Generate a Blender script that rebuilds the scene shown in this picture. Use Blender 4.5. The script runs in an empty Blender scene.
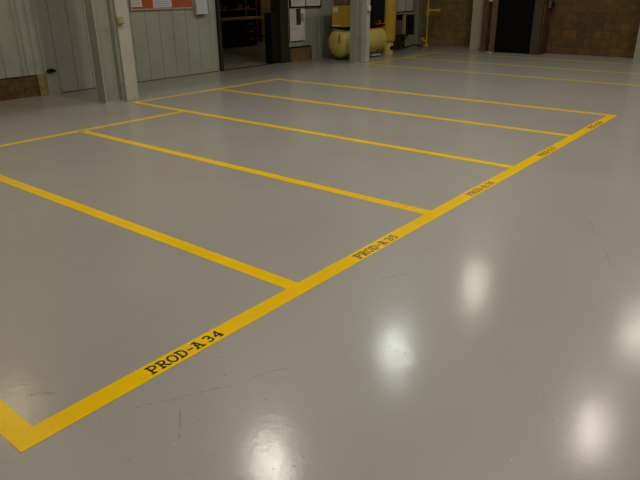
import bpy, bmesh, math, random
from mathutils import Vector, Matrix
random.seed(7)
sc = bpy.context.scene
COL = sc.collection
PI = math.pi

# ------------------------------------------------------------------ camera
cam_data = bpy.data.cameras.new('camera')
cam_data.sensor_width = 36.0
cam_data.lens = 600.1247 / 640.0 * 36.0
cam_data.clip_start = 0.05
cam_data.clip_end = 100
cam = bpy.data.objects.new('camera', cam_data)
COL.objects.link(cam)
pitch, yaw, roll = 0.3954, 0.6855, -0.0097
F = Vector((math.cos(pitch)*math.cos(yaw), math.cos(pitch)*math.sin(yaw), -math.sin(pitch)))
R = Vector((math.sin(yaw), -math.cos(yaw), 0)); U = R.cross(F)
R2 = R*math.cos(roll) + U*math.sin(roll); U2 = -R*math.sin(roll) + U*math.cos(roll)
cam.matrix_world = Matrix(((R2.x, U2.x, -F.x, -0.7261), (R2.y, U2.y, -F.y, -2.0636), (R2.z, U2.z, -F.z, 1.6), (0, 0, 0, 1)))
sc.camera = cam

# ------------------------------------------------------------------ view + world
sc.view_settings.view_transform = 'Standard'
sc.view_settings.look = 'None'
sc.view_settings.gamma = 1.0
sc.view_settings.use_curve_mapping = False
sc.view_settings.exposure = 0.0
world = bpy.data.worlds.new('world'); sc.world = world
world.use_nodes = True
world.node_tree.nodes['Background'].inputs[0].default_value = (0.9, 0.85, 0.75, 1)
world.node_tree.nodes['Background'].inputs[1].default_value = 0.02

# high bay lamps: x, y, z, power, colour
LAMP_POWER = 70
LAMPS = [(4.67, 3.42, 5.5, 1.02, (1.0, 0.93, 0.80)), (8.70, 3.61, 5.5, 0.95, (0.93, 1.0, 0.92)),
         (12.52, 3.62, 5.5, 0.80, (1.0, 0.93, 0.78)), (8.70, -0.42, 5.5, 0.82, (1.0, 0.90, 0.82)),
         (12.50, -0.22, 5.5, 0.72, (1.0, 0.92, 0.80)), (0.65, 3.45, 5.5, 1.0, (1.0, 0.92, 0.80)),
         (4.67, -0.45, 5.5, 1.3, (1.0, 0.92, 0.80)), (0.65, -0.45, 5.5, 1.0, (1.0, 0.92, 0.80)),
         (4.67, -4.4, 5.5, 0.8, (1.0, 0.92, 0.80)), (8.70, -4.4, 5.5, 0.55, (1.0, 0.92, 0.80))]
WALL_LAMP_POWER = 20

# ------------------------------------------------------------------ node helpers
def new_mat(name):
    m = bpy.data.materials.new(name); m.use_nodes = True
    nt = m.node_tree
    return m, nt, nt.nodes['Principled BSDF']
def setp(b, **k):
    names = dict(col='Base Color', rough='Roughness', metal='Metallic', spec='Specular IOR Level', coat='Coat Weight',
                 coatr='Coat Roughness', emis='Emission Color', estr='Emission Strength')
    for a, v in k.items():
        b.inputs[names[a]].default_value = (*v, 1) if isinstance(v, tuple) and len(v) == 3 else v
def N(nt, t, **k):
    n = nt.nodes.new(t)
    for a, v in k.items(): setattr(n, a, v)
    return n
def math_node(nt, op, a, b=None, clamp=False):
    n = nt.nodes.new('ShaderNodeMath'); n.operation = op; n.use_clamp = clamp
    for i, v in enumerate((a, b)):
        if v is None: continue
        if isinstance(v, (int, float)): n.inputs[i].default_value = v
        else: nt.links.new(v, n.inputs[i])
    return n.outputs[0]
def mixc(nt, fac, a, b):
    n = nt.nodes.new('ShaderNodeMix'); n.data_type = 'RGBA'
    for s, v in ((n.inputs['Factor'], fac), (n.inputs['A'], a), (n.inputs['B'], b)):
        if isinstance(v, tuple): s.default_value = (*v, 1)
        elif isinstance(v, (int, float)): s.default_value = v
        else: nt.links.new(v, s)
    return n.outputs['Result']
def noise(nt, vec, scale, detail=3, rough=0.5):
    n = nt.nodes.new('ShaderNodeTexNoise'); n.inputs['Scale'].default_value = scale
    n.inputs['Detail'].default_value = detail; n.inputs['Roughness'].default_value = rough
    nt.links.new(vec, n.inputs['Vector']); return n.outputs['Fac']
def ramp(nt, fac, lo, hi):
    n = nt.nodes.new('ShaderNodeMapRange'); n.inputs['From Min'].default_value = lo; n.inputs['From Max'].default_value = hi
    nt.links.new(fac, n.inputs['Value']); return n.outputs['Result']
def bump(nt, b, h, strength, dist=0.01):
    n = nt.nodes.new('ShaderNodeBump'); n.inputs['Strength'].default_value = strength; n.inputs['Distance'].default_value = dist
    nt.links.new(h, n.inputs['Height']); nt.links.new(n.outputs['Normal'], b.inputs['Normal'])
    return n
def paint(name, col, rough=0.5, var=0.12, scale=6.0, metal=0.0, dirt=None, dirt_amount=0.4, spec=0.5, bmp=0.0):
    """painted surface with slight blotchy variation and optional dirt specks"""
    m, nt, b = new_mat(name)
    setp(b, rough=rough, metal=metal, spec=spec)
    g = N(nt, 'ShaderNodeNewGeometry').outputs['Position']
    f = noise(nt, g, scale, 4, 0.6)
    lo = tuple(c*(1-var) for c in col); hi = tuple(min(1, c*(1+var)) for c in col)
    c = mixc(nt, ramp(nt, f, 0.3, 0.7), lo, hi)
    if dirt:
        d = ramp(nt, noise(nt, g, scale*0.7+1.3, 6, 0.7), 0.52, 0.75)
        c = mixc(nt, math_node(nt, 'MULTIPLY', d, dirt_amount, True), c, dirt)
    nt.links.new(c, b.inputs['Base Color'])
    r = N(nt, 'ShaderNodeMapRange'); r.inputs['To Min'].default_value = rough*0.85; r.inputs['To Max'].default_value = min(1, rough*1.2)
    nt.links.new(f, r.inputs['Value']); nt.links.new(r.outputs[0], b.inputs['Roughness'])
    if bmp: bump(nt, b, noise(nt, g, scale*6, 4), bmp, 0.01)
    return m

# ------------------------------------------------------------------ materials
def floor_material():
    m, nt, b = new_mat('grey epoxy floor')
    P = N(nt, 'ShaderNodeNewGeometry').outputs['Position']
    sep = N(nt, 'ShaderNodeSeparateXYZ'); nt.links.new(P, sep.inputs[0])
    X, Y = sep.outputs['X'], sep.outputs['Y']
    base = mixc(nt, ramp(nt, noise(nt, P, 0.9, 4, 0.55), 0.3, 0.7), (0.262, 0.250, 0.222), (0.300, 0.287, 0.256))
    base = mixc(nt, ramp(nt, noise(nt, P, 14, 4, 0.6), 0.25, 0.75), base, (0.285, 0.272, 0.240))
    # older uncoated strip by the left wall, wavy edge; dark wall-base reflection painted in
    wob = math_node(nt, 'MULTIPLY', math_node(nt, 'SUBTRACT', noise(nt, P, 1.1, 3), 0.5), 0.5)
    strip = ramp(nt, math_node(nt, 'ADD', Y, wob), 6.45, 6.95)
    base = mixc(nt, math_node(nt, 'MULTIPLY', strip, 0.5), base, (0.165, 0.150, 0.105))
    # specks and scuffs
    sp = ramp(nt, noise(nt, P, 26, 2, 0.5), 0.69, 0.74)
    zone = ramp(nt, noise(nt, P, 0.8, 2), 0.45, 0.62)
    spk = math_node(nt, 'MULTIPLY', sp, zone, True)
    base = mixc(nt, math_node(nt, 'MULTIPLY', spk, 0.55), base, (0.16, 0.12, 0.08))
    # scratches: short straight lines broken by noise
    tot = None
    segs = [((0.36, -0.17), (0.72, -0.37), 0.003, 0.55), ((0.72, -0.37), (0.97, -0.47), 0.004, 0.5),
            ((0.47, -0.33), (0.36, -0.46), 0.004, 0.5), ((0.9, 1.75), (1.5, 1.43), 0.004, 0.3),
            ((1.9, 2.9), (2.15, 2.75), 0.010, 0.3), ((2.0, -0.3), (2.15, -0.38), 0.006, 0.5),
            ((0.12, 0.27), (0.20, 0.19), 0.010, 0.45), ((3.5, -1.1), (3.75, -0.98), 0.005, 0.4),
            ((3.02, -1.35), (3.3, -1.2), 0.006, 0.4), ((2.4, 1.3), (3.4, 1.7), 0.003, 0.25)]
    br = ramp(nt, noise(nt, P, 30, 2), 0.38, 0.55)
    for (x0, y0), (x1, y1), w, s in segs:
        L = math.hypot(x1-x0, y1-y0); ux, uy = (x1-x0)/L, (y1-y0)/L
        dx = math_node(nt, 'SUBTRACT', X, x0); dy = math_node(nt, 'SUBTRACT', Y, y0)
        u = math_node(nt, 'ADD', math_node(nt, 'MULTIPLY', dx, ux), math_node(nt, 'MULTIPLY', dy, uy))
        v = math_node(nt, 'ADD', math_node(nt, 'MULTIPLY', dx, -uy), math_node(nt, 'MULTIPLY', dy, ux))
        v = math_node(nt, 'ADD', v, math_node(nt, 'MULTIPLY', math_node(nt, 'SUBTRACT', noise(nt, P, 5, 1), 0.5), 0.05))
        a = math_node(nt, 'LESS_THAN', math_node(nt, 'ABSOLUTE', v), w)
        q = math_node(nt, 'MULTIPLY', math_node(nt, 'GREATER_THAN', u, 0), math_node(nt, 'LESS_THAN', u, L))
        a = math_node(nt, 'MULTIPLY', math_node(nt, 'MULTIPLY', a, q), s)
        tot = a if tot is None else math_node(nt, 'MAXIMUM', tot, a)
    tot = math_node(nt, 'MULTIPLY', tot, br)
    base = mixc(nt, tot, base, (0.13, 0.09, 0.07))
    # control joint running away from the camera's right, faint filled line
    j = math_node(nt, 'LESS_THAN', math_node(nt, 'ABSOLUTE', math_node(nt, 'SUBTRACT', X, 4.80)), 0.006)
    jr = math_node(nt, 'LESS_THAN', Y, -0.05)
    base = mixc(nt, math_node(nt, 'MULTIPLY', math_node(nt, 'MULTIPLY', j, jr), 0.5), base, (0.42, 0.40, 0.34))
    j2 = math_node(nt, 'LESS_THAN', math_node(nt, 'ABSOLUTE', math_node(nt, 'SUBTRACT', X, 4.77)), 0.010)
    base = mixc(nt, math_node(nt, 'MULTIPLY', math_node(nt, 'MULTIPLY', j2, math_node(nt, 'GREATER_THAN', Y, 6.62)), 0.6), base, (0.08, 0.07, 0.05))
    nt.links.new(base, b.inputs['Base Color'])
    r = N(nt, 'ShaderNodeMapRange'); r.inputs['To Min'].default_value = FLOOR_R[0]; r.inputs['To Max'].default_value = FLOOR_R[1]
    nt.links.new(noise(nt, P, 3, 4), r.inputs['Value']); nt.links.new(r.outputs[0], b.inputs['Roughness'])
    setp(b, spec=0.5, coat=FLOOR_COAT, coatr=FLOOR_CR)
    h = math_node(nt, 'ADD', math_node(nt, 'MULTIPLY', noise(nt, P, 9, 2), 0.42), math_node(nt, 'MULTIPLY', noise(nt, P, 40, 4, 0.7), 0.24))
    h = math_node(nt, 'SUBTRACT', h, math_node(nt, 'MULTIPLY', spk, 0.9))
    bn = bump(nt, b, h, 0.34, 0.006)
    nt.links.new(bn.outputs['Normal'], b.inputs['Coat Normal'])
    return m
FLOOR_R = (0.34, 0.44); FLOOR_COAT = 0.42; FLOOR_CR = 0.135

def block_material(name, c1, c2, mortar, axis='YZ', bw=0.40, bh=0.20, ms=0.006):
    m, nt, b = new_mat(name)
    P = N(nt, 'ShaderNodeNewGeometry').outputs['Position']
    sep = N(nt, 'ShaderNodeSeparateXYZ'); nt.links.new(P, sep.inputs[0])
    cmb = N(nt, 'ShaderNodeCombineXYZ')
    nt.links.new(sep.outputs[axis[0]], cmb.inputs[0]); nt.links.new(sep.outputs[axis[1]], cmb.inputs[1])
    br = N(nt, 'ShaderNodeTexBrick'); nt.links.new(cmb.outputs[0], br.inputs['Vector'])
    br.inputs['Scale'].default_value = 1; br.inputs['Brick Width'].default_value = bw; br.inputs['Row Height'].default_value = bh
    br.inputs['Mortar Size'].default_value = ms; br.inputs['Mortar Smooth'].default_value = 0.2
    br.inputs['Color1'].default_value = (*c1, 1); br.inputs['Color2'].default_value = (*c2, 1); br.inputs['Mortar'].default_value = (*mortar, 1)
    f = ramp(nt, noise(nt, P, 4.5, 6, 0.75), 0.38, 0.62)
    c = mixc(nt, math_node(nt, 'MULTIPLY', f, 0.62), br.outputs['Color'], tuple(v*0.55 for v in c2))
    nt.links.new(c, b.inputs['Base Color']); setp(b, rough=0.85, spec=0.2)
    h = math_node(nt, 'SUBTRACT', math_node(nt, 'MULTIPLY', noise(nt, P, 40, 3), 0.3), br.outputs['Fac'])
    bump(nt, b, h, 0.6, 0.01)
    return m

def tape_material(name='yellow floor tape', ca=(0.70, 0.435, 0.0), cb=(0.78, 0.50, 0.0)):
    m, nt, b = new_mat(name)
    P = N(nt, 'ShaderNodeNewGeometry').outputs['Position']
    c = mixc(nt, ramp(nt, noise(nt, P, 3.5, 5, 0.65), 0.3, 0.7), ca, cb)
    d = ramp(nt, noise(nt, P, 17, 5, 0.7), 0.60, 0.78)
    c = mixc(nt, math_node(nt, 'MULTIPLY', d, 0.35), c, (0.36, 0.22, 0.02))
    nt.links.new(c, b.inputs['Base Color'])
    setp(b, rough=0.24, spec=0.20)
    bump(nt, b, noise(nt, P, 45, 3), 0.15, 0.004)
    return m

M = {}
M['pitch'] = paint('black panel for unlit doorway', (0.004, 0.003, 0.002), 0.9, 0.1, spec=0.1)
M['floor'] = floor_material()
M['tape'] = tape_material()
M['dim_tape'] = tape_material('yellow tape dimmed for far light', (0.50, 0.38, 0.005), (0.62, 0.46, 0.005))  # duller yellow for the distant strips: weaker far light put into the colour
M['label'] = paint('yellow label vinyl', (0.77, 0.485, 0.0), 0.24, 0.04, 9, spec=0.20)
M['ink'] = paint('black label lettering', (0.012, 0.010, 0.008), 0.4, 0.1, 20)
M['wall'] = paint('painted corrugated wall', (0.30, 0.30, 0.235), 0.55, 0.07, 1.6, dirt=(0.16, 0.14, 0.08), dirt_amount=0.35)
M['column'] = paint('grey painted steel', (0.30, 0.30, 0.235), 0.45, 0.08, 3.0, dirt=(0.14, 0.12, 0.07), dirt_amount=0.35)
M['column_warm'] = paint('pale cream painted steel', (0.42, 0.38, 0.25), 0.5, 0.08, 3.0, dirt=(0.16, 0.12, 0.06), dirt_amount=0.4)
M['column_light'] = paint('light grey painted steel', (0.40, 0.375, 0.31), 0.5, 0.06, 3.0, dirt=(0.2, 0.16, 0.10), dirt_amount=0.3)
M['block'] = block_material('tan concrete block', (0.30, 0.205, 0.075), (0.23, 0.155, 0.058), (0.13, 0.09, 0.035))
M['brick'] = block_material('brown concrete block', (0.17, 0.082, 0.024), (0.105, 0.062, 0.026), (0.075, 0.045, 0.020))
M['blockx'] = paint('exposed rough base', (0.105, 0.062, 0.024), 0.9, 0.45, 7, dirt=(0.02, 0.012, 0.006), dirt_amount=0.9, spec=0.1, bmp=0.6)
M['ceiling'] = paint('dark ceiling', (0.14, 0.14, 0.13), 0.8, 0.1)
M['farwall'] = paint('off white wall', (0.30, 0.29, 0.25), 0.7, 0.05)
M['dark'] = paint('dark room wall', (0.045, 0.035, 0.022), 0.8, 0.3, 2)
M['darkjamb'] = paint('dark brown steel jamb', (0.055, 0.042, 0.020), 0.6, 0.2, 4, spec=0.3)
M['black'] = paint('black metal', (0.006, 0.006, 0.004), 0.7, 0.2, spec=0.15)
M['doorframe'] = paint('dark green black steel', (0.018, 0.017, 0.010), 0.6, 0.2, 4, spec=0.25)
M['wood'] = paint('old plywood', (0.17, 0.095, 0.030), 0.75, 0.35, 5, dirt=(0.05, 0.025, 0.01), dirt_amount=0.7, bmp=0.2)
M['wood_end'] = paint('tan block end', (0.22, 0.15, 0.055), 0.8, 0.3, 14, dirt=(0.06, 0.04, 0.015), dirt_amount=0.7)
M['benchwood'] = paint('pale bench wood', (0.36, 0.25, 0.12), 0.6, 0.15, 4)
M['cork'] = paint('rust coloured cork', (0.33, 0.085, 0.014), 0.85, 0.15, 30, bmp=0.2)
M['paper'] = paint('white paper', (0.58, 0.53, 0.48), 0.8, 0.04, 4)
M['paper_blue'] = paint('pale blue paper', (0.50, 0.50, 0.54), 0.8, 0.04, 4)
M['print'] = paint('grey print', (0.26, 0.24, 0.22), 0.8, 0.1, 30)
M['photo'] = paint('dark brown print', (0.045, 0.020, 0.012), 0.6, 0.4, 25)
M['frame'] = paint('aluminium board frame', (0.42, 0.36, 0.27), 0.45, 0.05, metal=0.3)
M['yellow'] = paint('yellow compressor paint', (0.52, 0.40, 0.10), 0.38, 0.07, 3, dirt=(0.22, 0.14, 0.03), dirt_amount=0.4)
M['yellow_deep'] = paint('deep yellow enclosure paint', (0.42, 0.25, 0.022), 0.5, 0.08, 3)
M['pipe'] = paint('yellow pipe paint', (0.62, 0.33, 0.015), 0.45, 0.12, 8)
M['navy'] = paint('blue black cabinet', (0.006, 0.007, 0.009), 0.5, 0.2, spec=0.2)
M['red'] = paint('orange red plastic', (0.50, 0.05, 0.01), 0.4, 0.1)
M['rust'] = paint('rusty red steel', (0.12, 0.035, 0.012), 0.6, 0.3, 8)
M['brownsteel'] = paint('brown painted steel', (0.115, 0.068, 0.026), 0.6, 0.2, 4)
M['binwhite'] = paint('off white enamel', (0.42, 0.40, 0.33), 0.5, 0.05)
M['outlet'] = paint('olive cast box', (0.30, 0.27, 0.15), 0.45, 0.15, 20)
M['outlet_light'] = paint('light grey box', (0.50, 0.49, 0.42), 0.45, 0.05, 20)
M['kerb'] = paint('pale kerb paint', (0.36, 0.33, 0.27), 0.6, 0.1, 8)
M['rubber'] = paint('black cable rubber', (0.012, 0.012, 0.010), 0.6, 0.1)
M['reflector'] = paint('spun aluminium', (0.6, 0.6, 0.6), 0.35, 0.05, metal=0.9)

# ------------------------------------------------------------------ mesh helpers
def box(bm, x0, x1, y0, y1, z0, z1):
    vs = [bm.verts.new((x, y, z)) for x in (x0, x1) for y in (y0, y1) for z in (z0, z1)]
    for q in ((0,1,3,2), (4,6,7,5), (0,4,5,1), (2,3,7,6), (0,2,6,4), (1,5,7,3)):
        bm.faces.new([vs[i] for i in q])
def prism(bm, pts, z0, z1):
    a = [bm.verts.new((x, y, z0)) for x, y in pts]; b = [bm.verts.new((x, y, z1)) for x, y in pts]
    n = len(pts)
    bm.faces.new(a[::-1]); bm.faces.new(b)
    for i in range(n): bm.faces.new((a[i], a[(i+1) % n], b[(i+1) % n], b[i]))
def lathe(bm, prof, origin=(0, 0, 0), axis='Z', n=32, caps=True):
    """prof: list of (radius, height) from one end to the other, closed at both ends"""
    rings = []
    for r, h in prof:
        if r < 1e-6:
            v = {'Z': (0, 0, h), 'X': (h, 0, 0), 'Y': (0, h, 0)}[axis]
            rings.append([bm.verts.new(Vector(v)+Vector(origin))]); continue
        ring = []
        for i in range(n):
            a = 2*PI*i/n; c, s = r*math.cos(a), r*math.sin(a)
            v = {'Z': (c, s, h), 'X': (h, c, s), 'Y': (c, h, s)}[axis]
            ring.append(bm.verts.new(Vector(v)+Vector(origin)))
        rings.append(ring)
    for a, b in zip(rings, rings[1:]):
        for i in range(n):
            j = (i+1) % n
            if len(a) == 1 and len(b) == 1: break
            if len(a) == 1: bm.faces.new((a[0], b[j], b[i]))
            elif len(b) == 1: bm.faces.new((a[i], a[j], b[0]))
            else: bm.faces.new((a[i], a[j], b[j], b[i]))
    for r in (rings[0], rings[-1]):
        if len(r) > 1 and caps: bm.faces.new(r)
def tube(bm, pts, r, n=10):
    pts = [Vector(p) for p in pts]; rings = []
    for i, p in enumerate(pts):
        d = (pts[min(i+1, len(pts)-1)] - pts[max(i-1, 0)]).normalized()
        ref = Vector((0, 0, 1)) if abs(d.z) < 0.9 else Vector((1, 0, 0))
        a = d.cross(ref).normalized(); b = d.cross(a)
        rings.append([bm.verts.new(p + r*(math.cos(2*PI*k/n)*a + math.sin(2*PI*k/n)*b)) for k in range(n)])
    for a, b in zip(rings, rings[1:]):
        for i in range(n): bm.faces.new((a[i], a[(i+1) % n], b[(i+1) % n], b[i]))
    bm.faces.new(rings[0]); bm.faces.new(rings[-1])
def obj(name, build, mat, parent=None, bevel=0.0, smooth=False):
    bm = bmesh.new(); build(bm)
    bmesh.ops.recalc_face_normals(bm, faces=bm.faces)
    if bevel:
        bmesh.ops.bevel(bm, geom=[e for e in bm.edges if e.calc_face_angle(0) > 0.6], offset=bevel, segments=2, affect='EDGES', profile=0.5)
    me = bpy.data.meshes.new(name); bm.to_mesh(me); bm.free()
    me.materials.append(mat)
    if smooth:
        me.polygons.foreach_set('use_smooth', [True]*len(me.polygons))
        me.set_sharp_from_angle(angle=0.7)
    o = bpy.data.objects.new(name, me); COL.objects.link(o)
    if parent: o.parent = parent
    return o
def BX(*a): return lambda bm: box(bm, *a)
def tag(o, label, cat, group=None, kind=None):
    o['label'] = label; o['category'] = cat
    if group: o['group'] = group
    if kind: o['kind'] = kind
    return o
def thing(name, label, cat, loc=(0, 0, 0), rz=0, group=None):
    o = bpy.data.objects.new(name, None); COL.objects.link(o)
    o.empty_display_size = 0.2; o.location = loc; o.rotation_euler = (0, 0, rz)
    return tag(o, label, cat, group)
def struct(name, build, mat, label=None, cat=None, **k):
    o = obj(name, build, mat, None, **k); o['kind'] = 'structure'
    if label: o['label'] = label; o['category'] = cat
    return o

# ------------------------------------------------------------------ room shell
WY = 8.0; H = 6.2
struct('floor', BX(-6, 18.5, -9, 13.6, -0.2, 0), M['floor'], 'glossy grey epoxy-coated concrete factory floor', 'floor')
struct('ceiling', BX(-6, 18.5, -9, 13.6, H, H+0.2), M['ceiling'], 'dark factory ceiling above the lamps', 'ceiling')

def corrugated(bm, x0, x1, z0, z1, y, grooves, w=0.028, d=0.022, thick=0.06):
    """steel wall sheet facing -Y with narrow V grooves at the given x positions"""
    pts = [(x0, y)]
    for g in sorted(grooves):
        if g-w <= x0+0.01 or g+w >= x1-0.01: continue
        pts += [(g-w, y), (g-w*0.35, y+d), (g+w*0.35, y+d), (g+w, y)]
    pts += [(x1, y), (x1, y+thick), (x0, y+thick)]
    prism(bm, pts, z0, z1)
gl = [-5.9+0.3*k for k in range(32) if -5.9+0.3*k < 3.6] + [3.72, 4.00, 4.08, 4.22, 4.35, 4.612, 4.935, 5.24, 5.56, 5.86, 6.17, 6.48, 6.79, 7.11, 7.43, 7.74, 8.05]
def wl(bm):
    corrugated(bm, -6, 4.40, 0.345, H, WY, gl, w=0.030, d=0.02)
    corrugated(bm, 4.40, 8.24, 0.0, H, WY, gl, w=0.014, d=0.012)
    corrugated(bm, 8.24, 10.42, 2.6, H, WY, [8.54, 8.84, 9.14, 9.44, 9.74, 10.04])
    corrugated(bm, 10.42, 16.65, 0.0, H, WY, [10.42+0.3*k for k in range(1, 21)], w=0.024, d=0.03)
struct('wall_left', wl, M['wall'], 'grey-green ribbed steel wall behind the marked bays', 'wall')
struct('trim_1', BX(-6, 4.24, WY+0.03, WY+0.25, 0, 0.34), M['blockx'], 'dark brown block base recessed under the ribbed wall at left', 'wall base')
struct('trim_2', BX(4.24, 4.395, WY-0.01, WY+0.2, 0, 0.345), M['wood_end'], 'tan speckled end block of the recessed brown wall base', 'wall base', bevel=0.006)
struct('trim_3', BX(4.62, 8.2, WY-0.006, WY, 0, 0.012), M['dark'], 'dark line where the ribbed wall meets the floor', 'trim')  # thin dark strip along the foot of the wall
# back wall: tan block at left, door recess, brown block at right
struct('wall_back', BX(16.65, 16.9, 5.40, 8.06, 0, H), M['block'], 'tan concrete block wall behind the yellow pipe', 'wall')
def vest(bm):
    box(bm, 15.3, 16.65, 4.93, 5.33, 0, H)
    box(bm, 15.3, 15.8, 3.70, 3.94, 0, H)
    box(bm, 15.3, 15.8, 3.94, 4.93, 2.4, H)
struct('wall_back.001', vest, M['brick'], 'brown block wall around the dark doorway', 'wall')
struct('wall_back.002', BX(15.8, 16.1, -9, 3.94, 0, H), M['brick'], 'brown concrete block wall right of the dark doorway', 'wall')
struct('wall_right', BX(-6, 16.1, -9.2, -9, 0, H), M['farwall'])
struct('wall_front', BX(-6.2, -6, -9, 13.6, 0, H), M['farwall'])
# dark doorway in the back wall: a black panel stands in for the unlit opening
struct('door_2', BX(15.33, 15.38, 3.94, 4.93, 0, 2.4), M['pitch'], 'black panel standing in for the unlit doorway opening in the brown block wall', 'doorway')
def jambs(bm):
    box(bm, 15.26, 15.33, 4.93, 5.07, 0, 2.5)
    box(bm, 15.26, 15.33, 3.94, 4.93, 2.38, 2.5)
struct('trim_4', jambs, M['brownsteel'], 'brown steel frame on the left of the dark doorway', 'door frame')
struct('trim_5', BX(15.22, 15.40, 3.72, 3.94, 0, 2.5), M['darkjamb'], 'dark jamb on the right of the dark doorway', 'door frame')
def kerb(bm):
    prism(bm, [(16.58, 6.28), (16.55, 6.36), (15.05, 4.96), (15.09, 4.90)], 0, 0.02)
struct('trim_6', kerb, M['kerb'], 'thin pale strip on the floor at the corner column foot', 'floor strip')

# back room behind the left doorway
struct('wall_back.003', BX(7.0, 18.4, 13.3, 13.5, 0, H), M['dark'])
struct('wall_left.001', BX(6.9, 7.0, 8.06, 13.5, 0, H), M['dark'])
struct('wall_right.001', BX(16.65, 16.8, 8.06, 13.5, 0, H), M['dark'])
def dframe(bm):
    box(bm, 8.235, 8.30, 7.93, 8.2, 0, 2.6)
struct('trim_7', dframe, M['doorframe'], 'thin dark left jamb of the open doorway', 'door frame')
struct('trim_8', BX(10.10, 10.38, 7.90, 8.06, 0, 2.6), M['doorframe'], 'wide dark right jamb of the open doorway', 'door frame', bevel=0.01)
struct('trim_9', BX(8.30, 9.85, 7.98, 8.03, 0, 0.012), M['black'], 'black threshold line of the open doorway', 'threshold')
struct('door_1', BX(8.24, 10.4, 7.92, 7.97, 2.45, 2.6), M['doorframe'])

# ------------------------------------------------------------------ floor tape
def quad(pts, z0, z1): return lambda bm: prism(bm, pts, z0, z1)
def tape(x0, x1, y0, y1, z, label, skew=0.0, mat='tape'):
    # skew shifts the far end sideways a little, as laid by hand
    if (x1-x0) > (y1-y0): pts = [(x0, y0), (x1, y0+skew), (x1, y1+skew), (x0, y1)]
    else: pts = [(x0, y0), (x1, y0), (x1+skew, y1), (x0+skew, y1)]
    o = obj('floor_tape', quad(pts, 0.0, z), M[mat])
    return tag(o, label, 'floor tape', 'yellow floor tape strips')
T1, T2, T3 = 0.0010, 0.0016, 0.0022
tape(-0.065, 8.085, -0.060, 0.050, T2, 'long yellow tape strip carrying the black bay names, nearest the open floor', skew=0.0)
tape(-0.065, 0.036, 0.050, 5.02, T1, 'yellow tape strip meeting the long lettered strip at the bottom left corner', skew=0.0)
tape(1.550, 1.650, 0.050, 4.92, T1, 'yellow cross strip between the bays lettered 34 and 35', skew=-0.03)
tape(3.130, 3.230, 0.050, 4.93, T1, 'yellow cross strip between the bays lettered 35 and 36', skew=-0.02)
tape(4.745, 4.845, -0.045, 6.12, T3, 'yellow cross strip that ends at the foot of the nearest grey column', skew=0.0)
tape(6.430, 6.530, 0.050, 6.06, T1, 'second farthest yellow cross strip, between the last two small-lettered bays')
tape(7.985, 8.085, 0.050, 6.10, T1, 'last yellow cross strip, meeting the far tip of the long lettered strip', skew=0.0)
tape(-3.0, 4.745, 4.93, 5.02, T1, 'yellow back strip closing the three nearest bays along the left wall side', skew=-0.03)
tape(4.80, 8.13, 6.12, 6.21, T1*1.3, 'yellow back strip running past the nearest column towards the open doorway', skew=-0.04)
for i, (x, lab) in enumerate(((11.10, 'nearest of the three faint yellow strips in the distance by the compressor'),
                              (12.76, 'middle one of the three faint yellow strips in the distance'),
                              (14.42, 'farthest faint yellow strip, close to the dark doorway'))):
    tape(x-0.05, x+0.05, 0.0, 6.13, T1, lab, mat='dim_tape')
tape(11.0, 14.55, 6.13, 6.23, T1*1.2, 'faint yellow back strip between the yellow compressor and the yellow pipe', mat='dim_tape')

# ------------------------------------------------------------------ bay labels: slab serif stroke letters
def arc(cx, cy, rx, ry, a0, a1, n=10):
    return [(cx+rx*math.cos(math.radians(a0+(a1-a0)*i/n)), cy+ry*math.sin(math.radians(a0+(a1-a0)*i/n))) for i in range(n+1)]
GL = {  # unit cell: width 0..0.8, height 0..1
 'P': [[(.16, 0), (.16, 1)], [(.0, 0), (.38, 0)], [(.0, 1), (.45, 1)] + arc(.45, .73, .27, .27, 90, -90) + [(.16, .46)]],
 'R': [[(.16, 0), (.16, 1)], [(.0, 0), (.32, 0)], [(.0, 1), (.42, 1)] + arc(.42, .75, .25, .25, 90, -90) + [(.16, .5)], [(.38, .5), (.66, .0), (.84, 0)]],
 'O': [arc(.40, .5, .36, .5, 0, 360, 24)],
 'D': [[(.16, 0), (.16, 1)], [(.0, 1), (.34, 1)] + arc(.34, .5, .38, .5, 90, -90, 14) + [(.0, 0)]],
 '-': [[(.10, .45), (.70, .45)]],
 'A': [[(.12, 0), (.38, 1)], [(.16, 1), (.44, 1), (.70, 0)], [(.22, .36), (.62, .36)], [(-.02, 0), (.26, 0)], [(.54, 0), (.84, 0)]],
 '3': [[(.10, .86)] + arc(.38, .75, .27, .25, 130, -90) , arc(.38, .26, .31, .26, 90, -145)],
 '4': [[(.56, 0), (.56, 1), (.08, .32), (.74, .32)], [(.38, 0), (.74, 0)]],
 '5': [[(.64, 1), (.18, 1), (.16, .55)] + arc(.38, .32, .31, .32, 110, -150)],
 '6': [[(.66, .97)] + arc(.60, .40, .48, .58, 100, 180, 6), arc(.40, .31, .29, .31, 0, 360, 20)],
 '7': [[(.10, .86), (.10, 1), (.68, 1), (.34, 0)]],
 '8': [arc(.39, .76, .24, .24, 0, 360, 18), arc(.39, .27, .30, .27, 0, 360, 18)],
 ' ': []}
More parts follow.
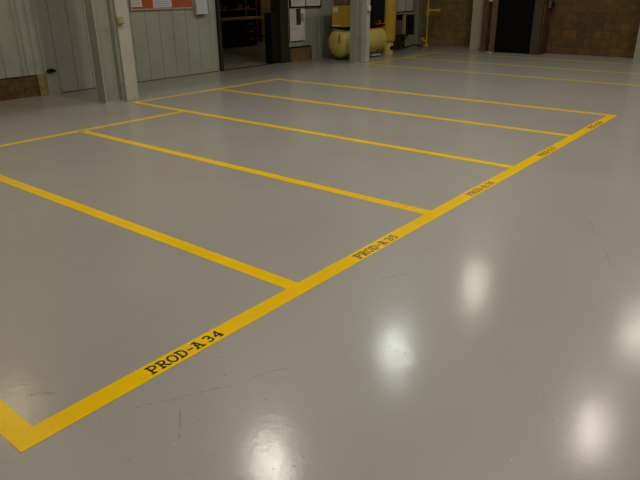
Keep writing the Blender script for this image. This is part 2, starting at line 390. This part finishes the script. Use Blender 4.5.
def stroke(bm, pts, w, z0, z1, fx, fy):
    """ribbon of width w along pts, extruded z0..z1; fx, fy map glyph units to metres"""
    pts = [p for i, p in enumerate(pts) if i == 0 or math.dist(p, pts[i-1]) > 1e-4]
    P = [Vector((fx(x), fy(y))) for x, y in pts]
    for i in range(1, len(P)-1):          # break the ribbon at sharp corners
        if (P[i]-P[i-1]).angle(P[i+1]-P[i]) > 0.8:
            stroke(bm, pts[:i+1], w, z0, z1, fx, fy); stroke(bm, pts[i:], w, z0, z1, fx, fy); return
    n = len(P); closed = (P[0]-P[-1]).length < 1e-6
    L = []; Rr = []
    for i in range(n):
        if closed: a, c = P[(i-1) % (n-1)], P[(i+1) % (n-1)]
        else: a, c = P[max(i-1, 0)], P[min(i+1, n-1)]
        d = (c-a).normalized(); nr = Vector((-d.y, d.x))*w/2
        p = P[i].copy()
        if not closed and i == 0: p -= d*w*0.3
        if not closed and i == n-1: p += d*w*0.3
        L.append(p+nr); Rr.append(p-nr)
    for i in range(n-1):
        q = [L[i], L[i+1], Rr[i+1], Rr[i]]
        a = [bm.verts.new((v.x, v.y, z0)) for v in q]; b = [bm.verts.new((v.x, v.y, z1)) for v in q]
        bm.faces.new(a); bm.faces.new(b)
        for k in range(4): bm.faces.new((a[k], a[(k+1) % 4], b[(k+1) % 4], b[k]))
def lettering(text, x0, x1, yb, h, z, number):
    adv = {'-': 0.72, ' ': 0.22, 'A': 1.06}
    pos = [0.0]
    for ch in text: pos.append(pos[-1] + adv.get(ch, 1.0))
    pitch = (x1-x0)/(pos[-1]-0.16)
    def f(bm):
        for i, ch in enumerate(text):
            if (i >= 7) != number: continue
            for s in GL[ch]:
                stroke(bm, s, 0.0112, z, z+0.0004, lambda u: x0+pitch*(pos[i]+u*(0.80 if ch == '-' else 1.04)), lambda v: yb+v*h)
    return f
for txt, a, b, yc, lab in (('PROD-A 34', 0.552, 0.985, -0.005, 'yellow vinyl label reading PROD-A 34, nearest and largest lettering'),
                      ('PROD-A 35', 2.155, 2.625, -0.008, 'yellow vinyl label reading PROD-A 35, second from the near corner'),
                      ('PROD-A 36', 3.755, 4.225, -0.006, 'yellow vinyl label reading PROD-A 36, in the middle of the long strip'),
                      ('PROD-A 37', 5.36, 5.83, -0.006, 'small-looking label reading PROD-A 37, second from the far tip'),
                      ('PROD-A 38', 7.02, 7.49, -0.006, 'tiny-looking label reading PROD-A 38 near the far tip of the strip')):
    o = obj('floor_label', BX(a-0.055, b+0.09, -0.0585, 0.0485, T2, T2+0.0005), M['label'])
    tag(o, lab, 'label', 'bay name labels on the yellow strip')
    obj('bay_number', lettering(txt, a, b, yc-0.029, 0.058, T2+0.0005, True), M['ink'], o)['label'] = 'black number ' + txt[-2:]
    l = obj('lettering', lettering(txt, a, b, yc-0.029, 0.058, T2+0.0005, False), M['ink'], o)
    l['label'] = 'black slab serif lettering ' + txt[:6]

# ------------------------------------------------------------------ steel columns
def column(x, y, label, d=0.34, w=0.24, post=(0.0, -0.30, 0.17, 0.16), outlet_z=1.22, outlet_mat='outlet', outlet_dx=-0.02, mat='column'):
    """H column, web along X, with a lighter square post at its right front"""
    t = thing('steel_column', label, 'column', (x, y, 0), 0, 'grey steel columns')
    obj('flange', BX(-d/2, -d/2+0.02, -w/2, w/2, 0.012, H), M[mat], t)
    obj('flange', BX(d/2-0.02, d/2, -w/2, w/2, 0.012, H), M[mat], t)
    obj('web', BX(-d/2+0.02, d/2-0.02, -0.008, 0.008, 0.012, H), M[mat], t)
    obj('base_plate', BX(-d/2-0.03, d/2+0.03, -w/2-0.015, w/2+0.03, 0, 0.012), M[mat], t)
    px, py, pw, pd = post
    p = obj('post', BX(d/2+0.0+px, d/2+px+pw, py, py+pd, 0, H), M['column_light'], t, bevel=0.006)
    p['label'] = 'lighter grey square post'
    if outlet_z:
        b = obj('outlet_box', BX(d/2+px+outlet_dx-0.05, d/2+px+outlet_dx+0.055, py-0.05, py, outlet_z-0.055, outlet_z+0.055), M[outlet_mat], t, bevel=0.008)
        obj('cover_plate', BX(d/2+px+outlet_dx-0.035, d/2+px+outlet_dx+0.04, py-0.056, py-0.0495, outlet_z-0.04, outlet_z+0.04), M[outlet_mat], b)
    return t
column(4.62, 6.52, 'large grey steel column at left, nearest to the yellow strips', d=0.32, w=0.20, outlet_z=1.20, post=(0.0, -0.19, 0.22, 0.06), outlet_dx=0.03)
column(11.16, 6.52, 'grey steel column in front of the yellow compressor', d=0.20, w=0.20, outlet_z=1.19, outlet_mat='outlet_light', post=(-0.01, -0.22, 0.15, 0.15), outlet_dx=0.05)
column(15.85, 5.73, 'pale steel column at the back corner beside the dark doorway', d=0.12, w=0.32, outlet_z=1.30, post=(-0.02, -0.24, 0.12, 0.10), outlet_dx=0.0, mat='column_warm')
c4 = column(15.50, 1.36, 'pale grey column cut off by the right edge of the picture', d=0.3, w=0.24, outlet_z=None, post=(-0.3, -0.25, 0.2, 0.12))

# ------------------------------------------------------------------ things on the left wall
t = thing('bulletin_board', 'rust coloured cork board with papers, left of the open doorway', 'notice board', (6.20, WY, 1.30))
obj('cork_panel', BX(0, 1.41, -0.022, 0.0, 0.0, 1.0), M['cork'], t)
def bf(bm):
    box(bm, -0.02, 1.43, -0.032, 0, -0.025, 0.0); box(bm, -0.02, 1.43, -0.032, 0, 1.0, 1.025)
    box(bm, -0.02, 0.0, -0.032, 0, 0, 1.0); box(bm, 1.41, 1.43, -0.032, 0, 0, 1.0)
obj('frame', bf, M['frame'], t)
def sheet(name, x0, x1, z0, z1, y, mat, label, lines=True, curl=0.0, tilt=0.0, cat='paper'):
    t = thing(name, label, cat, ((x0+x1)/2, y, z0)); w = (x1-x0)/2; h = z1-z0
    def f(bm):
        rows = 8; g = []
        for i in range(rows+1):
            v = i/rows; yy = -curl*(1-v)**2
            g.append([bm.verts.new((s*w + tilt*(1-v), yy-o_, h*v)) for s in (-1, 1) for o_ in (0.0015,)]
                     + [bm.verts.new((s*w + tilt*(1-v), yy, h*v)) for s in (-1, 1)])
        for a, b in zip(g, g[1:]):
            bm.faces.new((a[0], a[1], b[1], b[0])); bm.faces.new((a[2], b[2], b[3], a[3]))
            bm.faces.new((a[0], b[0], b[2], a[2])); bm.faces.new((a[1], a[3], b[3], b[1]))
        bm.faces.new((g[0][0], g[0][2], g[0][3], g[0][1])); bm.faces.new((g[-1][0], g[-1][1], g[-1][3], g[-1][2]))
    obj('sheet', f, mat, t)
    if lines:
        def ln(bm):
            k = int(h/0.035)
            for i in range(1, k):
                v = i/k; yy = -curl*(1-v)**2 - 0.0018; s = tilt*(1-v)
                ww = w*(0.8 - 0.25*random.random())
                box(bm, -w*0.82+s, ww+s, yy-0.0006, yy, h*v-0.004, h*v+0.004)
        obj('text_lines', ln, M['print'], t)
    return t
sheet('paper_notice', 6.205, 6.43, 1.335, 1.62, WY-0.0225, M['paper'], 'white printed sheet at the left end of the cork board')
sheet('paper_notice', 6.68, 7.11, 1.31, 1.75, WY-0.0225, M['paper_blue'], 'wide pale sheet pinned across the middle of the cork board')
sheet('paper_notice', 7.64, 7.90, 1.15, 1.75, WY-0.003, M['paper'], 'white sheets hanging on the ribbed wall right of the cork board', curl=0.05, tilt=0.02)
sheet('paper_notice', 7.65, 7.92, 1.17, 1.70, WY-0.075, M['paper_blue'], 'top sheet hanging over the papers right of the cork board', curl=0.02, tilt=0.02)
# small dark bracket on the wall
t = thing('wall_bracket', 'small black bracket sticking out low on the ribbed wall at left', 'bracket', (4.485, WY, 0.385))
obj('plate', BX(-0.05, 0.05, -0.02, 0, -0.03, 0.03), M['black'], t)
obj('hook', lambda bm: prism(bm, [(-0.09, -0.03), (0.06, -0.07), (0.06, -0.02), (-0.02, -0.015)], -0.02, 0.012), M['black'], t)
# board + poster right of the doorway
t = thing('notice_board', 'dark framed white board with two panes right of the open doorway', 'notice board', (10.55, WY, 1.235))
def nf(bm):
    box(bm, -0.03, 1.13, -0.04, 0, -0.03, 0.0); box(bm, -0.03, 0, -0.04, 0, 0, 0.9); box(bm, 1.10, 1.13, -0.04, 0, 0, 0.9)
    box(bm, 0.53, 0.55, -0.04, 0, 0, 0.9); box(bm, -0.03, 1.13, -0.04, 0, 0.9, 0.93)
obj('frame', nf, M['black'], t)
for x0, x1 in ((0.0, 0.53), (0.55, 1.10)):
    p = obj('panel', BX(x0, x1, -0.025, 0, 0, 0.9), M['paper'], t)
    obj('text_lines', lambda bm: [box(bm, x0+0.06, x0+0.40, -0.0265, -0.025, z-0.004, z+0.004) for z in (0.08, 0.13, 0.2, 0.27)], M['print'], p)
t = thing('wall_poster', 'white poster with a dark picture hanging below the framed board', 'poster', (10.80, WY, 0.46))
def post(bm):
    prism_pts = []
    box(bm, -0.285, 0.27, -0.012, -0.004, 0.0, 0.74)
obj('sheet', post, M['paper'], t)
obj('picture', BX(-0.05, 0.12, -0.0135, -0.012, 0.36, 0.72), M['photo'], t)['label'] = 'dark brown picture'
obj('side_picture', BX(0.13, 0.22, -0.0135, -0.012, 0.42, 0.62), M['print'], t)
obj('edge_strip', BX(-0.30, -0.285, -0.014, -0.002, 0.0, 0.74), M['black'], t)
obj('bottom_strip', BX(-0.29, 0.2, -0.014, -0.002, -0.02, 0.0), M['black'], t)
def pl(bm): [box(bm, -0.24, -0.08 - 0.02*(i % 2), -0.0135, -0.012, 0.38+0.05*i, 0.388+0.05*i) for i in range(7)]; box(bm, -0.26, 0.06, -0.0135, -0.012, 0.27, 0.285)
obj('text_lines', pl, M['print'], t)
t = thing('plywood_block', 'brown stained wooden block against the wall below the poster', 'wooden block', (10.83, WY, 0))
obj('board', BX(-0.37, 0.33, -0.10, 0, 0, 0.31), M['wood'], t, bevel=0.006)
obj('cap', BX(-0.38, 0.35, -0.11, 0, 0.31, 0.33), M['black'], t)
obj('end_strip', BX(0.33, 0.36, -0.105, 0, 0, 0.31), M['doorframe'], t)

# ------------------------------------------------------------------ back room
t = thing('floor_cabinet', 'low black cabinet just inside the open doorway, beside its right jamb', 'cabinet', (9.86, 8.05, 0))
obj('body', BX(0, 0.23, -0.06, 0.14, 0.02, 1.12), M['black'], t, bevel=0.008)
obj('plinth', BX(0.01, 0.22, -0.05, 0.13, 0, 0.02), M['black'], t)
obj('door', BX(0.01, 0.22, -0.075, -0.06, 0.05, 1.09), M['black'], t)
t = thing('work_bench', 'dark work bench with pale top edge seen through the open doorway', 'bench', (12.9, 12.2, 0))
obj('bench_top', BX(-1.2, 0.95, -0.35, 0.35, 0.78, 0.83), M['benchwood'], t)
obj('drawer_unit', BX(-1.1, 0.45, -0.30, 0.3, 0.05, 0.78), M['black'], t)
for k in range(3):
    d = obj('drawer', BX(-0.1, 0.42, -0.315, -0.30, 0.10+0.22*k, 0.30+0.22*k), M['doorframe'], t)
    obj('handle', BX(0.08, 0.24, -0.335, -0.315, 0.20+0.22*k, 0.215+0.22*k), M['frame'], d)
for dx in (-1.15, 0.87):
    for dy in (-0.3, 0.26): obj('leg', BX(dx, dx+0.05, dy, dy+0.05, 0, 0.78), M['black'], t)
obj('rail', BX(0.47, 0.87, -0.29, -0.26, 0.25, 0.29), M['black'], t)
t = thing('storage_rack', 'dark rack of rusty parts at the back of the room beyond the doorway', 'rack', (13.3, 12.95, 0))
for dx in (-1.5, -0.3, 0.9): obj('upright', BX(dx, dx+0.06, -0.2, 0.2, 0, 2.2), M['rust'] if dx > 0 else M['black'], t)
for z in (1.02, 1.32, 1.7): obj('shelf', BX(-1.5, 0.96, -0.2, 0.2, z, z+0.04), M['rust'] if z > 1.3 else M['brownsteel'], t)
for i in range(7):
    x = 12.05+0.3*i; h = 0.12+0.1*random.random()
    o = thing('parts_bin', 'small dark bin on the rack seen through the open doorway', 'bin', (x, 12.92, 1.06), group='dark bins on the rack')
    m = M[('brownsteel', 'black', 'rust')[i % 3]]
    def bn(bm):
        box(bm, -0.11, 0.11, -0.14, 0.14, 0, 0.012); box(bm, -0.11, -0.10, -0.14, 0.14, 0.012, h); box(bm, 0.10, 0.11, -0.14, 0.14, 0.012, h)
        box(bm, -0.10, 0.10, 0.13, 0.14, 0.012, h); box(bm, -0.10, 0.10, -0.14, -0.13, 0.012, h*0.7)
    obj('tray', bn, m, o)
    obj('lip', BX(-0.11, 0.11, -0.15, -0.14, h*0.6, h*0.7), m, o)
t = thing('tan_locker', 'tan locker standing behind the right end of the dark bench', 'locker', (14.55, 12.95, 0))
obj('body', BX(-0.12, 0.35, -0.2, 0.2, 0.0, 1.3), M['wood_end'], t)
obj('door', BX(-0.10, 0.33, -0.215, -0.2, 0.04, 1.27), M['wood_end'], t)

# ------------------------------------------------------------------ compressor set
t = thing('air_compressor', 'yellow air compressor with horizontal tank behind the middle column', 'air compressor', (12.17, 7.18, 0))
Rr = 0.335
def dome(r, L, k=0.16, n=7):
    p = [(0, -L/2-k)]
    for i in range(1, n): a = PI/2*i/n; p.append((r*math.sin(a), -L/2-k*math.cos(a)))
    p.append((r, -L/2)); p.append((r, L/2))
    for i in range(n-1, 0, -1): a = PI/2*i/n; p.append((r*math.sin(a), L/2+k*math.cos(a)))
    p.append((0, L/2+k)); return p
obj('tank', lambda bm: lathe(bm, dome(Rr, 1.54), (0, 0, 0.40), 'X', 40), M['yellow'], t, smooth=True)
for s in (-1, 1):
    obj('weld_band', lambda bm: lathe(bm, [(Rr+0.006, s*0.76-0.012), (Rr+0.006, s*0.76+0.012)], (0, 0, 0.40), 'X', 40), M['yellow'], t, smooth=True)
for dx in (-0.62, 0.62):
    for dy in (-0.2, 0.2):
        obj('foot', lambda bm: prism(bm, [(dx-0.05, dy-0.03), (dx+0.05, dy-0.03), (dx+0.05, dy+0.03), (dx-0.05, dy+0.03)], 0.0, 0.17), M['brownsteel'], t)
obj('drip_tray', BX(0.25, 0.60, -0.30, 0.1, 0.03, 0.055), M['binwhite'], t)
obj('drain_pipe', lambda bm: tube(bm, [(-0.89, -0.10, 0.62), (-0.93, -0.11, 0.58), (-0.94, -0.12, 0.5), (-0.94, -0.12, 0.42)], 0.014), M['brownsteel'], t)
obj('platform', BX(-0.85, 0.85, -0.24, 0.24, 0.735, 0.765), M['black'], t)
e = obj('enclosure', BX(-0.92, 0.10, -0.28, 0.12, 0.775, 1.25), M['yellow_deep'], t, bevel=0.012)
obj('sticker', BX(-0.1, 0.0, -0.285, -0.28, 1.13, 1.22), M['paper'], e)
obj('sticker', BX(-0.923, -0.92, -0.12, 0.10, 0.785, 0.815), M['paper'], e)
obj('side_sticker', BX(-0.923, -0.92, -0.06, 0.09, 1.10, 1.21), M['paper'], e)
obj('motor_housing', BX(-0.88, 0.05, -0.24, 0.10, 1.25, 1.75), M['brownsteel'], t, bevel=0.02)
c = obj('control_cabinet', BX(0.30, 0.84, -0.22, 0.2, 0.765, 1.8), M['navy'], t, bevel=0.01)
obj('warning_strip', BX(0.42, 0.82, -0.232, -0.22, 0.775, 0.80), M['red'], c)
obj('knob', lambda bm: lathe(bm, [(0.025, -0.26), (0.03, -0.25), (0.03, -0.22)], (0.58, 0, 0.83), 'Y', 16), M['red'], c)

t = thing('air_receiver', 'tall upright yellow air tank right of the middle column', 'air tank', (13.42, 7.13, 0))
def vt(bm):
    p = [(0, 0.26)]
    for i in range(1, 7): a = PI/2*i/6; p.append((0.215*math.sin(a), 0.36-0.10*math.cos(a)))
    p.append((0.215, 1.9))
    for i in range(1, 6): a = PI/2*i/6; p.append((0.215*math.cos(a), 1.9+0.10*math.sin(a)))
    p.append((0, 2.0)); lathe(bm, p, (0, 0, 0), 'Z', 40)
obj('shell', vt, M['yellow_deep'], t, smooth=True)
obj('skirt', lambda bm: lathe(bm, [(0.165, 0), (0.165, 0.30)], (0, 0, 0), 'Z', 32), M['yellow'], t, smooth=True)
obj('port', lambda bm: lathe(bm, [(0.05, -0.19), (0.05, -0.10)], (-0.03, 0, 0.16), 'Y', 18), M['black'], t)
obj('drain_plug', lambda bm: lathe(bm, [(0.02, -0.23), (0.02, -0.19)], (0.10, 0, 0.42), 'Y', 12), M['black'], t)

# bench with bins and dark box, right of the tanks
t = thing('side_table', 'narrow wooden table frame between the upright yellow tank and the wall', 'table', (15.0, 7.62, 0))
obj('table_top', BX(-0.5, 0.44, -0.16, 0.3, 0.945, 0.975), M['benchwood'], t)
obj('leg', BX(-0.19, -0.10, -0.14, -0.08, 0.40, 0.945), M['benchwood'], t)
obj('lower_shelf', BX(-0.5, 0.42, -0.14, 0.28, 0.36, 0.40), M['doorframe'], t)
for dx in (-0.48, 0.37): obj('rear_leg', BX(dx, dx+0.05, 0.2, 0.26, 0.0, 0.945), M['doorframe'], t)
for dx in (-0.48, ): obj('front_leg', BX(dx, dx+0.05, -0.13, -0.08, 0.0, 0.36), M['doorframe'], t)
t = thing('storage_box', 'brown box on the lower shelf left of the pale table leg', 'box', (14.63, 7.66, 0.40))
obj('body', BX(-0.11, 0.16, -0.13, 0.15, 0, 0.36), M['brownsteel'], t, bevel=0.006); obj('lid', BX(-0.12, 0.17, -0.14, 0.16, 0.36, 0.385), M['wood'], t)
t = thing('equipment_box', 'black box on the lower shelf right of the pale table leg', 'box', (15.17, 7.64, 0.40))
obj('body', BX(-0.23, 0.2, -0.15, 0.22, 0, 0.50), M['black'], t, bevel=0.012); obj('front_panel', BX(-0.21, 0.18, -0.16, -0.15, 0.02, 0.48), M['navy'], t)
def bin_(x, w, h, lab):
    t = thing('storage_bin', lab, 'bin', (x, 7.66, 0.975), group='pale bins on the narrow table')
    obj('body', BX(-w/2, w/2, -0.12, 0.14, 0.03, h), M['binwhite'], t, bevel=0.008)
    obj('base', BX(-w/2-0.01, w/2+0.01, -0.13, 0.15, 0, 0.03), M['black'], t)
    obj('side_strip', BX(w/2, w/2+0.02, -0.12, -0.06, 0.03, h), M['black'], t)
bin_(14.77, 0.36, 0.5, 'left of the two pale bins standing on the narrow wooden table')
bin_(15.18, 0.36, 0.6, 'right of the two pale bins standing on the narrow wooden table')
def cab(pts, lab):
    o = obj('power_cable', lambda bm: tube(bm, pts, 0.022, 8), M['rubber'], smooth=True); tag(o, lab, 'cable')
cab([(14.2, 7.40, 0.03), (14.6, 7.3, 0.05), (15.0, 7.28, 0.10), (15.35, 7.32, 0.07), (15.7, 7.40, 0.022), (15.95, 7.55, 0.022)], 'thick black cable lying on the floor beside the upright yellow tank')
cab([(14.45, 7.40, 0.022), (14.62, 7.42, 0.12), (14.85, 7.44, 0.30), (14.98, 7.46, 0.345)], 'black cable rising from the floor to the table lower shelf')
t = thing('condensate_pump', 'small black pump on the floor right of the upright yellow tank', 'pump', (13.98, 7.42, 0))
obj('body', lambda bm: lathe(bm, [(0.11, 0), (0.12, 0.03), (0.12, 0.16), (0.09, 0.22), (0.04, 0.24)], n=24), M['black'], t, smooth=True)
obj('outlet_pipe', lambda bm: tube(bm, [(0, 0, 0.2), (0, 0, 0.36), (0.05, 0, 0.42)], 0.025), M['black'], t, smooth=True)

# yellow pipe stand
t = thing('gas_pipe', 'upright yellow pipe with a crossarm in front of the tan block wall', 'pipe', (15.98, 7.40, 0))
obj('riser', lambda bm: tube(bm, [(0, 0, 0.0), (0.005, 0, 0.9), (0.01, 0, 1.8), (0.012, 0, 3.2)], 0.024, 12), M['pipe'], t, smooth=True)
obj('base_flange', lambda bm: lathe(bm, [(0.075, 0), (0.075, 0.03), (0.04, 0.05), (0.04, 0.09)], n=20), M['pipe'], t, smooth=True)
obj('crossarm', lambda bm: tube(bm, [(-0.02, 0.03, 1.0), (0.12, -0.08, 1.0), (0.24, -0.20, 1.0)], 0.03, 12), M['pipe'], t, smooth=True)
obj('tee_fitting', lambda bm: lathe(bm, [(0.038, 0.84), (0.045, 0.87), (0.045, 1.05), (0.038, 1.08)], n=16), M['pipe'], t, smooth=True)
obj('end_cap', lambda bm: lathe(bm, [(0.05, -0.05), (0.055, -0.03), (0.055, 0.03), (0.05, 0.05)], (0.26, -0.22, 1.0), 'X', 16), M['pipe'], t, smooth=True)
v = obj('valve', lambda bm: tube(bm, [(0, 0, 0.14), (-0.06, 0.06, 0.16), (-0.09, 0.09, 0.20)], 0.025, 10), M['pipe'], t, smooth=True)
obj('valve_handle', lambda bm: lathe(bm, [(0.045, 0.19), (0.05, 0.2), (0.05, 0.225), (0.045, 0.235)], (-0.09, 0.09, 0), 'Z', 16), M['pipe'], v)
# dark conduit by the door frame
t = thing('wall_conduit', 'dark vertical conduit on the brown wall left of the dark doorway', 'conduit', (15.27, 5.13, 0))
obj('tube', lambda bm: tube(bm, [(0, 0, 0.0), (0, 0, 3.0)], 0.028, 12), M['doorframe'], t, smooth=True)
for z in (0.3, 1.27): obj('clip', BX(-0.033, 0.03, -0.05, 0.05, z, z+0.05), M['binwhite'] if z > 1 else M['doorframe'], t)
# round alarm bell by the right jamb
t = thing('alarm_bell', 'dark round button on the brown wall right of the dark doorway', 'signal bell', (15.62, 3.70, 1.20))
obj('back_box', BX(-0.09, 0.09, -0.06, 0.0, -0.09, 0.09), M['brownsteel'], t, bevel=0.006)
obj('knob', lambda bm: lathe(bm, [(0.055, -0.10), (0.06, -0.09), (0.06, -0.06)], (0, 0, 0), 'Y', 20), M['black'], t)

# ------------------------------------------------------------------ lamps (out of frame above; mirrored in the floor)
for i, (x, y, z, k, colr) in enumerate(LAMPS):
    t = thing('high_bay_lamp', 'round aluminium high bay lamp hanging from the dark ceiling', 'lamp', (x, y, z), group='high bay lamps under the ceiling')
    def refl(bm):
        n = 28; prof = [(0.27, 0.0), (0.25, 0.1), (0.18, 0.24), (0.10, 0.30), (0.095, 0.29), (0.17, 0.225), (0.24, 0.09), (0.262, 0.0)]
        lathe(bm, prof + prof[:1], n=n, caps=False)
        bmesh.ops.remove_doubles(bm, verts=bm.verts, dist=1e-5)
    obj('reflector', refl, M['reflector'], t, smooth=True)
    obj('ballast', lambda bm: lathe(bm, [(0.10, 0.30), (0.11, 0.32), (0.11, 0.5), (0.06, 0.55)], n=20), M['doorframe'], t, smooth=True)
    obj('stem', lambda bm: tube(bm, [(0, 0, 0.55), (0, 0, H-z)], 0.012, 8), M['doorframe'], t)
    ld = bpy.data.lights.new('lamp_light', 'AREA'); ld.shape = 'DISK'; ld.size = 0.42
    ld.energy = LAMP_POWER*k; ld.color = colr; ld.spread = math.radians(165)
    lo = bpy.data.objects.new('lamp_light', ld); COL.objects.link(lo); lo.parent = t; lo.location = (0, 0, 0.04)
t = thing('wall_lamp', 'warm wall lamp high on the ribbed wall at left', 'lamp', (2.55, 7.6, 5.2))
obj('housing', lambda bm: prism(bm, [(-0.2, -0.12), (0.2, -0.12), (0.2, 0.4), (-0.2, 0.4)], 0.03, 0.2), M['doorframe'], t)
ld = bpy.data.lights.new('lamp_light', 'AREA'); ld.shape = 'DISK'; ld.size = 0.75; ld.energy = WALL_LAMP_POWER; ld.color = (1.0, 0.72, 0.42)
lo = bpy.data.objects.new('lamp_light', ld); COL.objects.link(lo); lo.parent = t
# unseen dim lamp added to light the room beyond the open doorway
t = thing('hidden_fill_lamp', 'added unseen lamp dimly lighting the room beyond the doorway', 'lamp', (14.6, 11.0, 3.4))
obj('housing', lambda bm: lathe(bm, [(0.16, 0.02), (0.16, 0.08), (0.1, 0.1)], n=20), M['doorframe'], t)
obj('stem', lambda bm: tube(bm, [(0, 0, 0.1), (0, 0, H-3.4)], 0.012, 8), M['doorframe'], t)
ld = bpy.data.lights.new('lamp_light', 'AREA'); ld.shape = 'DISK'; ld.size = 0.3; ld.energy = 15; ld.color = (1.0, 0.75, 0.45)
lo = bpy.data.objects.new('lamp_light', ld); COL.objects.link(lo); lo.parent = t
